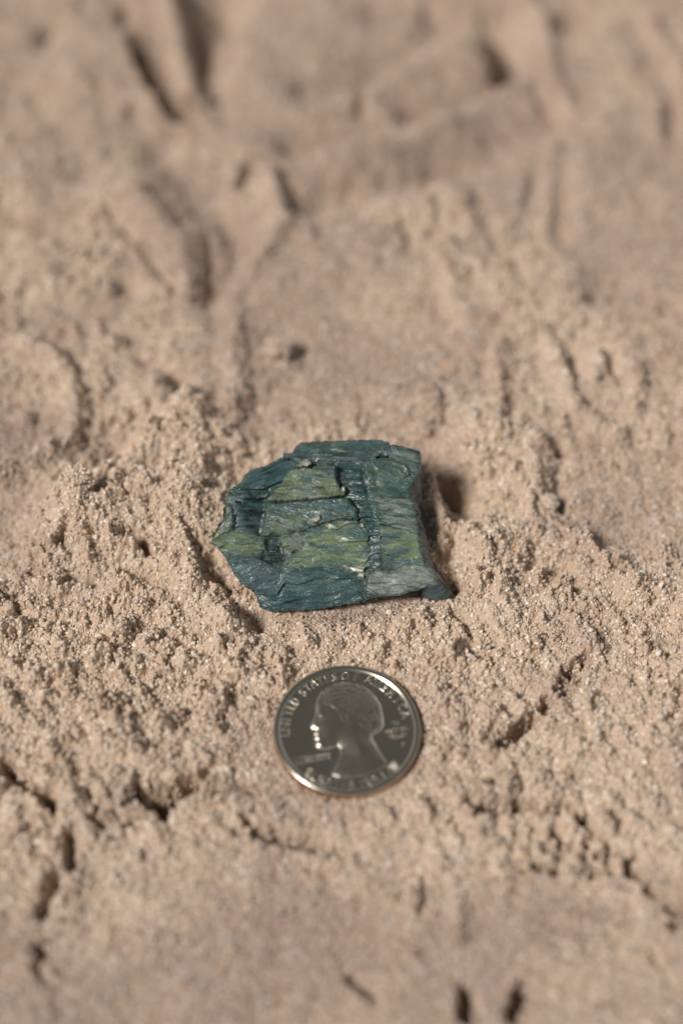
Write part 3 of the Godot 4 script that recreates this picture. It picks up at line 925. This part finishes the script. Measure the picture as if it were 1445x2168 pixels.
	patch([3.17, 14.87, 6.06, 15.2, 5.73, 14.37, 2.53, 13.88], 4.37, 14.58, -0.8, 0, -0.1, Color(0.150, 0.209, 0.117), Color(0.054, 0.109, 0.120), 0.1, 0.2, 1.0)  # green window in the topmost strip
	patch([11.51, 14.37, 13.43, 14.77, 18.4, 13.88, 18.36, 9.77, 17.23, 8.46, 15.65, 11.08, 12.14, 12.07], 15.25, 12.05, -0.2, -0.1, -0.1, Color(0.054, 0.109, 0.120), Color(0.188, 0.231, 0.216), -0.3, 0.3, 1.0)  # top right shoulder
	patch([10.7, 12.73, 12.78, 12.66, 12.72, 12.4, 10.7, 12.43], 11.72, 12.55, -1.2, 0, 0, Color(0.007, 0.016, 0.014), Color(0.007, 0.016, 0.014), 0, 0.08, 1.0)  # black slit
	patch([-13.88, 4.71, -12.92, 4.38, -12.98, 4.19, -13.88, 4.51], -13.41, 4.45, -1.2, 0, 0, Color(0.007, 0.016, 0.014), Color(0.007, 0.016, 0.014), 0, 0.08, 1.0)  # black slit
	patch([-3.87, 10.49, -2.59, 11.58, -1.47, 12.07, -0.51, 11.25, -1.31, 10.43], -1.95, 11.16, 0.9, 0.1, -0.2, Color(0.445, 0.445, 0.352), Color(0.216, 0.254, 0.231), 0.2, 0.12, 1.0)  # pale chip
	patch([5.09, -6.77, 8.57, -6.94, 8.4, -9.02, 7.61, -8.7], 7.42, -7.86, 0.1, 0.1, 0, Color(0.445, 0.445, 0.352), Color(0.216, 0.254, 0.231), -0.3, 0.15, 1.0)  # pale chip
	patch([-0.96, 2.27, 0.79, 2.59, 0.95, 1.29, -0.16, 0.65, -0.8, 1.13], -0.03, 1.59, 0.9, 0.2, -0.2, Color(0.445, 0.445, 0.352), Color(0.188, 0.231, 0.216), 0.4, 0.2, 1.0)  # pale chip
	patch([8.29, 8.46, 9.31, 8.3, 9.18, 7.15, 8.44, 7.64], 8.8, 7.89, 0.5, 0.2, 0.1, Color(0.445, 0.445, 0.352), Color(0.216, 0.254, 0.231), 1, 0.1, 1.0)  # pale chip
	patch([7.63, 0.97, 8.65, 0, 8.43, -0.33, 7.79, 0.32], 8.12, 0.24, 0.6, 0.2, 0.1, Color(0.445, 0.445, 0.352), Color(0.445, 0.445, 0.352), 1, 0.1, 1.0)  # pale chip
	patch([4.45, 7.15, 5.03, 6.99, 4.96, 5.69, 4.52, 6.01], 4.74, 6.46, 1.0, 0.2, 0.1, Color(0.445, 0.445, 0.352), Color(0.445, 0.445, 0.352), 1, 0.1, 1.0)  # pale chip
	var axes := Basis(Vector3(1, 0, 0), Vector3(0, sin(deg_to_rad(STONE_TILT)), -cos(deg_to_rad(STONE_TILT))), Vector3(0, cos(deg_to_rad(STONE_TILT)), sin(deg_to_rad(STONE_TILT))))
	var around := 920
	var rings := 225
	var walls := 40
	# the outline, evenly resampled by angle round its middle
	var rim := PackedVector2Array()
	for a in around:
		var th := TAU * a / around
		var dir := Vector2(cos(th), sin(th))
		var reach := 0.0
		for i in outline.size():
			var hit = Geometry2D.segment_intersects_segment(Vector2.ZERO, dir * 60.0, outline[i], outline[(i + 1) % outline.size()])
			if hit != null:
				reach = maxf(reach, hit.length())
		reach += 0.14 * wander.get_noise_2d(cos(th) * 60.0, sin(th) * 60.0) + 0.07 * wander.get_noise_2d(cos(th) * 200.0, sin(th) * 200.0)
		rim.append(dir * reach)
	var v := PackedVector3Array()
	var col := PackedColorArray()
	for r in rings + 1:
		var s := float(r) / rings
		s = 1.0 - pow(1.0 - s, 1.15)
		for a in around:
			var q := rim[a] * s
			var got := stone_point(q.x, q.y)
			var w: float = got[0] - 0.35 * smoothstep(0.965, 1.0, s)
			v.append((STONE_AT + axes * Vector3(q.x, q.y, w)) * MM)
			col.append(got[1])
	for r in range(1, walls + 1):
		var s := float(r) / walls
		for a in around:
			var top := v[rings * around + a] / MM
			var dir := rim[a].normalized()
			var before := rim[(a + around - 14) % around]
			var after := rim[(a + 14) % around]
			var t := (after - before).normalized()
			var n := Vector2(t.y, -t.x)          # outward in (u, v); v points away from the camera
			var drop := top.y + 3.5
			var lean := 0.0
			if n.y < 0.0:
				lean -= 0.75 * -n.y * drop * clampf(1.0 - 3.0 * (n.x - 0.45), 0.0, 1.0)
			else:
				lean -= 0.12 * n.y * drop
			if n.x > 0.0:
				lean += n.x * lerpf(4.0, 2.9, smoothstep(-9.0, 3.0, rim[a].y)) * smoothstep(12.0, 5.0, rim[a].y)
			else:
				lean += n.x * 0.4 * drop
			var out_at := lerpf(s, pow(s, 0.6), clampf(n.x, 0.0, 1.0))
			var bulge := 0.28 * fibre.get_noise_2d(a * 0.05, s * 9.0) + 0.5 * mottle.get_noise_2d(a * 0.12, s * 6.0)
			bulge *= sin(PI * minf(1.0, s * 1.3 + 0.02))
			var p := top + Vector3(n.x * (lean * out_at + bulge), -drop * s, -n.y * (lean * out_at + bulge))
			v.append(p * MM)
			var g := 0.5 + 0.8 * fibre.get_noise_2d(a * 0.06, s * 14.0)
			var cc := Color(0.034, 0.055, 0.061).lerp(Color(0.085, 0.115, 0.122), clampf(g, 0.0, 1.0))
			col.append(col[rings * around + a].lerp(cc, smoothstep(0.0, 0.05, s)))
	var m := StandardMaterial3D.new()
	m.vertex_color_use_as_albedo = true
	m.roughness = 0.33
	m.metallic_specular = 0.5
	var o := build("stone", sheet(v, rings + 1 + walls, around, true, col, true), m)
	tag(o, "rough broken green and teal stone with fibrous ledges, sitting in the sand behind the coin", "stone")


# ---------------------------------------------------------------- the coin

func _coin() -> void:
	var root := Node3D.new()
	root.name = "coin"
	add_child(root)
	root.position = Vector3(COIN_AT.x, 0.15, COIN_AT.z) * MM
	root.rotation_degrees = Vector3(2.0, 0, -1.2)
	tag(root, "silver coloured coin with a head in profile, face up in front of the stone", "coin")
	var nickel := StandardMaterial3D.new()
	nickel.albedo_color = Color(0.58, 0.54, 0.47).linear_to_srgb()
	nickel.metallic = 1.0
	nickel.roughness = 0.23
	var copper := StandardMaterial3D.new()
	copper.albedo_color = Color(0.62, 0.30, 0.15).linear_to_srgb()
	copper.metallic = 1.0
	copper.roughness = 0.32
	# body, turned round its axis, with a reeded edge
	var prof := [0.0, 1.40, 2.0, 1.402, 4.0, 1.408, 6.0, 1.418, 8.0, 1.432, 9.6, 1.445, 10.6, 1.46, 10.95, 1.48, 11.12, 1.56, 11.25, 1.69, 11.38, 1.745, 11.55, 1.75, 11.75, 1.745, 11.93, 1.70, 12.06, 1.60, 12.13, 1.48, 12.13, 1.2, 12.13, 0.55, 12.13, 0.27, 12.06, 0.15, 11.93, 0.05, 11.5, 0.0, 6.0, 0.02, 0.0, 0.02]
	var around := 119 * 6
	var v := PackedVector3Array()
	var head := head_outline()
	var fine := [0.0, 1.40]
	for k in range(1, 43):
		fine.append_array([k * 0.25, 1.40 + 0.0005 * k * k * 0.0625 * 10.0 * 0.1])
	prof = fine + prof.slice(12)
	var rows := int(prof.size() / 2.0)
	for r in rows:
		var rad: float = prof[2 * r]
		for a in around:
			var th := TAU * a / around
			var y: float = prof[2 * r + 1]
			var rr := rad
			if rad > 12.1:
				rr -= 0.11 * (0.5 + 0.5 * cos(119.0 * th))
			if y > 1.3 and rad < 10.8:
				var d := inside(Vector2(rad * cos(th), -rad * sin(th)), head)
				y += 0.11 * exp(minf(d, 0.0) / 0.9)
				y += 0.12 * wander.get_noise_2d(rad * cos(th) * 0.35, rad * sin(th) * 0.35)
			v.append(Vector3(rr * cos(th), y, rr * sin(th)) * MM)
	build("body", sheet(v, rows, around, true), nickel, root)
	v = PackedVector3Array()
	for y in [0.56, 0.60, 1.15, 1.19]:
		for a in around:
			var th := TAU * a / around
			var rr := 12.135 - 0.11 * (0.5 + 0.5 * cos(119.0 * th)) + (0.008 if y > 0.58 and y < 1.17 else -0.02)
			v.append(Vector3(rr * cos(th), y, rr * sin(th)) * MM)
	build("copper_core", sheet(v, 4, around, true, PackedColorArray(), true), copper, root)
	var frosted := nickel.duplicate()
	frosted.roughness = 0.25
	frosted.albedo_color = Color(0.58, 0.54, 0.47).linear_to_srgb()
	build("portrait", portrait(), frosted, root)
	ring_text(root, nickel, "UNITED", 184.0, 149.0, 10.15, 1.55, true)
	ring_text(root, nickel, "STATES", 137.0, 102.0, 10.15, 1.55, true)
	ring_text(root, nickel, "OF", 92.0, 81.0, 10.15, 1.55, true)
	ring_text(root, nickel, "AMERICA", 69.0, 17.0, 10.15, 1.55, true)
	ring_text(root, nickel, "QUARTER", 232.0, 274.0, 10.1, 1.55, false)
	ring_text(root, nickel, "DOLLAR", 286.0, 321.0, 10.1, 1.55, false)
	flat_text(root, nickel, "LIBERTY", Vector2(-5.5, -5.3), 0.20, 1.15)
	flat_text(root, nickel, "IN", Vector2(8.0, 1.35), 0.17, 0.72)
	flat_text(root, nickel, "GOD WE", Vector2(8.2, 0.1), 0.17, 0.74)
	flat_text(root, nickel, "TRUST", Vector2(8.4, -1.1), 0.17, 0.74)
	var mark := flat_text(root, nickel, "P", Vector2(9.2, -2.7), 0.17, 0.85)
	mark.name = "mint_mark"


# The outline of a text as loose segments, its middle at the origin and its capitals «size» high.
func text_edges(text: String, size: float) -> PackedVector2Array:
	var font := SystemFont.new()
	font.font_names = PackedStringArray(["Droid Sans"])
	font.font_weight = 700
	var t := TextMesh.new()
	t.font = font
	t.text = text
	t.font_size = 32
	t.pixel_size = 1.0
	t.depth = 0.0
	t.curve_step = 3.0
	var arrays := t.surface_get_arrays(0)
	var v: PackedVector3Array = arrays[Mesh.ARRAY_VERTEX]
	var idx: PackedInt32Array = arrays[Mesh.ARRAY_INDEX] if arrays[Mesh.ARRAY_INDEX] != null else PackedInt32Array(range(v.size()))
	var seen := {}
	var box := Rect2()
	for k in range(0, idx.size(), 3):
		for e in 3:
			var p := Vector2(v[idx[k + e]].x, v[idx[k + e]].y).snappedf(0.01)
			var q := Vector2(v[idx[k + (e + 1) % 3]].x, v[idx[k + (e + 1) % 3]].y).snappedf(0.01)
			box = Rect2(p, Vector2.ZERO) if seen.is_empty() else box.expand(p)
			if seen.has([q, p]):
				seen.erase([q, p])
			else:
				seen[[p, q]] = true
	var out := PackedVector2Array()
	for pair in seen:
		out.append((pair[0] - box.get_center()) * size / box.size.y)
		out.append((pair[1] - box.get_center()) * size / box.size.y)
	return out


func deep(p: Vector2, edges: PackedVector2Array) -> float:
	var best := 1e9
	var within := false
	for i in range(0, edges.size(), 2):
		var a := edges[i]
		var b := edges[i + 1]
		best = minf(best, p.distance_squared_to(Geometry2D.get_closest_point_to_segment(p, a, b)))
		if (a.y > p.y) != (b.y > p.y) and p.x < (b.x - a.x) * (p.y - a.y) / (b.y - a.y) + a.x:
			within = not within
	return sqrt(best) if within else -sqrt(best)


# Struck letters: a small sheet each, lying just under the field and swelling above it inside the outline.
func strike(st: SurfaceTool, text: String, size: float, at: Vector2, turn: float) -> void:
	var edges := text_edges(text, size)
	var box := Rect2(edges[0], Vector2.ZERO)
	for p in edges:
		box = box.expand(p)
	box = box.grow(0.06)
	var cols := int(box.size.x / 0.034) + 2
	var rows := int(box.size.y / 0.034) + 2
	var v := PackedVector3Array()
	for r in rows:
		for c in cols:
			var p := box.position + box.size * Vector2(float(c) / (cols - 1), 1.0 - float(r) / (rows - 1))
			var d := deep(p, edges)
			var y := 1.38 if d < -0.05 else 1.42 + 0.19 * smoothstep(0.0, 1.0, (d + 0.05) / (size * 0.10))
			var q := p.rotated(turn) + at
			v.append(Vector3(q.x, y, -q.y) * MM)
	st.append_from(sheet(v, rows, cols, false), 0, Transform3D.IDENTITY)


func ring_text(root: Node3D, mat: Material, text: String, from: float, to: float, r: float, size: float, top: bool) -> void:
	var st := SurfaceTool.new()
	for i in text.length():
		var a := deg_to_rad(lerpf(from, to, float(i) / maxf(1.0, text.length() - 1)))
		strike(st, text[i], size, Vector2(cos(a), sin(a)) * r, a - PI / 2 if top else a + PI / 2)
	var o := build("lettering", st.commit(), mat, root)
	o.set_meta("label", "raised lettering reading " + text)


func flat_text(root: Node3D, mat: Material, text: String, at: Vector2, turn: float, size: float) -> MeshInstance3D:
	var st := SurfaceTool.new()
	strike(st, text, size, at, turn)
	var o := build("lettering", st.commit(), mat, root)
	o.set_meta("label", "raised lettering reading " + text)
	return o


func head_outline() -> PackedVector2Array:
	return line([-2.16, 8.39, -3.38, 7.76, -4.38, 6.75, -4.94, 5.48, -5.21, 4.22, -5.14, 3.34, -5.32, 2.2, -6.05, 0.48, -5.9, -0.03, -5.23, -0.28, -5.1, -0.58, -5.5, -0.96, -5.14, -1.29, -5.39, -1.79, -5.05, -2.22, -5.23, -2.98, -4.83, -3.51, -3.94, -3.71, -2.6, -3.41, -1.54, -2.98, -1.05, -3.61, -1, -4.88, -1.45, -6.14, -2.16, -7.53, -2.34, -8.42, -1.27, -8.87, 0.51, -8.87, 2.74, -8.36, 4.52, -7.61, 5.96, -6.77, 6.41, -5.89, 5.63, -4.62, 4.85, -3.11, 4.18, -1.84, 4.07, -0.96, 4.85, -0.58, 5.63, -0.03, 6.03, 0.81, 5.99, 1.95, 5.63, 4.47, 4.96, 5.74, 4.07, 7, 2.96, 8.01, 1.62, 8.64, 0.07, 8.9, -1.05, 8.82])


# The head in low relief: a sheet over the field that rises inside the outline.
func portrait() -> ArrayMesh:
	var head := head_outline()
	var hair := line([-2.16, 8.39, -3.38, 7.76, -4.05, 6.87, -3.72, 5.48, -3.94, 4.47, -2.83, 4.09, -1.94, 3.46, -1.27, 2.45, -0.82, 1.19, 0.07, 1.44, 0.51, 2.45, 1.4, 2.2, 2.07, 0.43, 3.63, -0.58, 4.85, -0.58, 5.63, -0.03, 6.03, 0.81, 5.99, 1.95, 5.63, 4.47, 4.96, 5.74, 4.07, 7, 2.96, 8.01, 1.62, 8.64, 0.07, 8.9, -1.05, 8.82])
	var bumps := [  # place and size of what swells or sinks: eyeball, brow, nostril, lips, chin, cheek, ear, neck muscle, queue
		[-4.27, 2.45], 0.55, 0.10, [-4.56, 3.51], 0.75, 0.12, [-4.61, 1.82], 0.6, -0.07, [-5.39, 0.18], 0.5, 0.10,
		[-5.05, -1.14], 0.38, 0.09, [-5.05, -1.84], 0.38, 0.08, [-4.56, -2.86], 0.7, 0.12, [-3.38, -0.08], 1.6, 0.12, [0.91, 1.44], 0.8, 0.16,
		[0.91, 1.44], 0.38, -0.12, [2.29, -3.11], 2.2, 0.16, [0.07, -5.38], 2.0, -0.10, [4.52, 0.68], 1.5, 0.14]
	var n := 230
	var lo := Vector2(-6.6, -9.4)
	var span := Vector2(13.6, 18.8)
	var v := PackedVector3Array()
	for j in n:
		for i in n:
			var p := lo + span * Vector2(float(i) / (n - 1), 1.0 - float(j) / (n - 1))
			var d := inside(p, head)
			var y := 1.36
			if d > -0.1:
				var t := clampf((d + 0.1) / 2.6, 0.0, 1.0)
				y = lerpf(1.50, 2.0, sqrt(1.0 - (1.0 - t) * (1.0 - t))) + 0.35 * smoothstep(0.0, 5.0, d)
				for k in range(0, bumps.size(), 3):
					var c := Vector2(bumps[k][0], bumps[k][1])
					var e := p.distance_to(c) / float(bumps[k + 1])
					if e < 2.5:
						y += 1.2 * float(bumps[k + 2]) * exp(-e * e) * clampf(d * 2.0, 0.0, 1.0)
				var dh := inside(p, hair)
				if dh > -0.15:
					var q := p - Vector2(0.6, 2.4)
					var curl := q.length() * 4.6 + 1.6 * sin(atan2(q.y, q.x) * 3.0 + q.length() * 0.8) + 2.6 * wander.get_noise_2d(p.x * 1.4, p.y * 1.4)
					y += smoothstep(-0.15, 0.2, dh) * (0.05 + 0.03 * sin(curl * 2.0)) * clampf(d * 3.0, 0.0, 1.0)
			v.append(Vector3(p.x, y, -p.y) * MM)
	return sheet(v, n, n, false)


# ---------------------------------------------------------------- single clods and coloured grains

func clod_mesh(s: int, rx: float, ry: float, rz: float) -> ArrayMesh:
	var rough := noise(s, 0.42, 3)
	var cell := noise(s + 1, 2.2, 1, FastNoiseLite.TYPE_CELLULAR)
	cell.cellular_return_type = FastNoiseLite.RETURN_DISTANCE
	var v := PackedVector3Array()
	var rows := 48
	var cols := 80
	for r in rows + 1:
		for c in cols:
			var th := PI * r / rows
			var ph := TAU * c / cols
			var d := Vector3(sin(th) * cos(ph), cos(th), sin(th) * sin(ph))
			var p := d * Vector3(rx, ry, rz)
			var a := cell.get_noise_3dv(p) + 1.0
			p *= 1.0 + 0.55 * rough.get_noise_3dv(p)
			p += d * (0.12 - 0.3 * a * a)
			v.append(p * MM)
	var col := PackedColorArray()
	col.resize(v.size())
	col.fill(Color(0.45, 0.35, 0.275))
	return sheet(v, rows + 1, cols, true, col)


func clod(called: String, label: String, x: float, z: float, rx: float, ry: float, rz: float, s: int) -> void:
	var o := build(called, clod_mesh(s, rx, ry, rz), sand_material())
	o.position = Vector3(x, height(x, z) + ry * 0.2, z) * MM
	clods.append(o)
	tag(o, label, "clod")


func _small_things() -> void:
	clod("sand_clod", "smooth rounded clod of sand on the mound at the far left of the stone", -46.32, -1.27, 2.6, 2.2, 2.4, 101)
	clod("sand_clod", "small squarish clod of sand at the foot of the upright ridge right of the stone", 36.96, -2.55, 1.9, 1.7, 1.8, 104)
	clod("sand_clod", "small clod of sand beside the dark hollow behind the stone's top edge", -11.81, -38.18, 2.4, 2.0, 2.0, 107)
	clod("sand_clod", "little knob of sand inside the crescent ridge at the left edge", -59.25, -23.52, 2.0, 1.6, 1.7, 110)
	var spots := [[-44.83, 7.91, 0.55, "orange grain of sand on the lumpy mound left of the stone"], [19.86, -34.95, 0.75, "orange speck of sand on the smooth flat behind the stone"], [-45.50, -26.40, 0.6, "faint orange grain of sand on the flat beside the crescent ridge"], [30.33, 8.22, 0.5, "rust brown grain of sand on the long ridge right of the stone"]]
	var rust := StandardMaterial3D.new()
	rust.albedo_color = Color(0.46, 0.26, 0.14).linear_to_srgb()
	rust.roughness = 0.4
	var base := grain_mesh()
	for s in spots:
		var o := build("orange_grain", base, rust)
		o.scale = Vector3.ONE * float(s[2]) * MM
		o.rotation = Vector3(s[0], s[1], 0.4)
		o.position = Vector3(s[0], height(s[0], s[1]) + 0.25, s[1]) * MM
		tag(o, s[3], "grain")
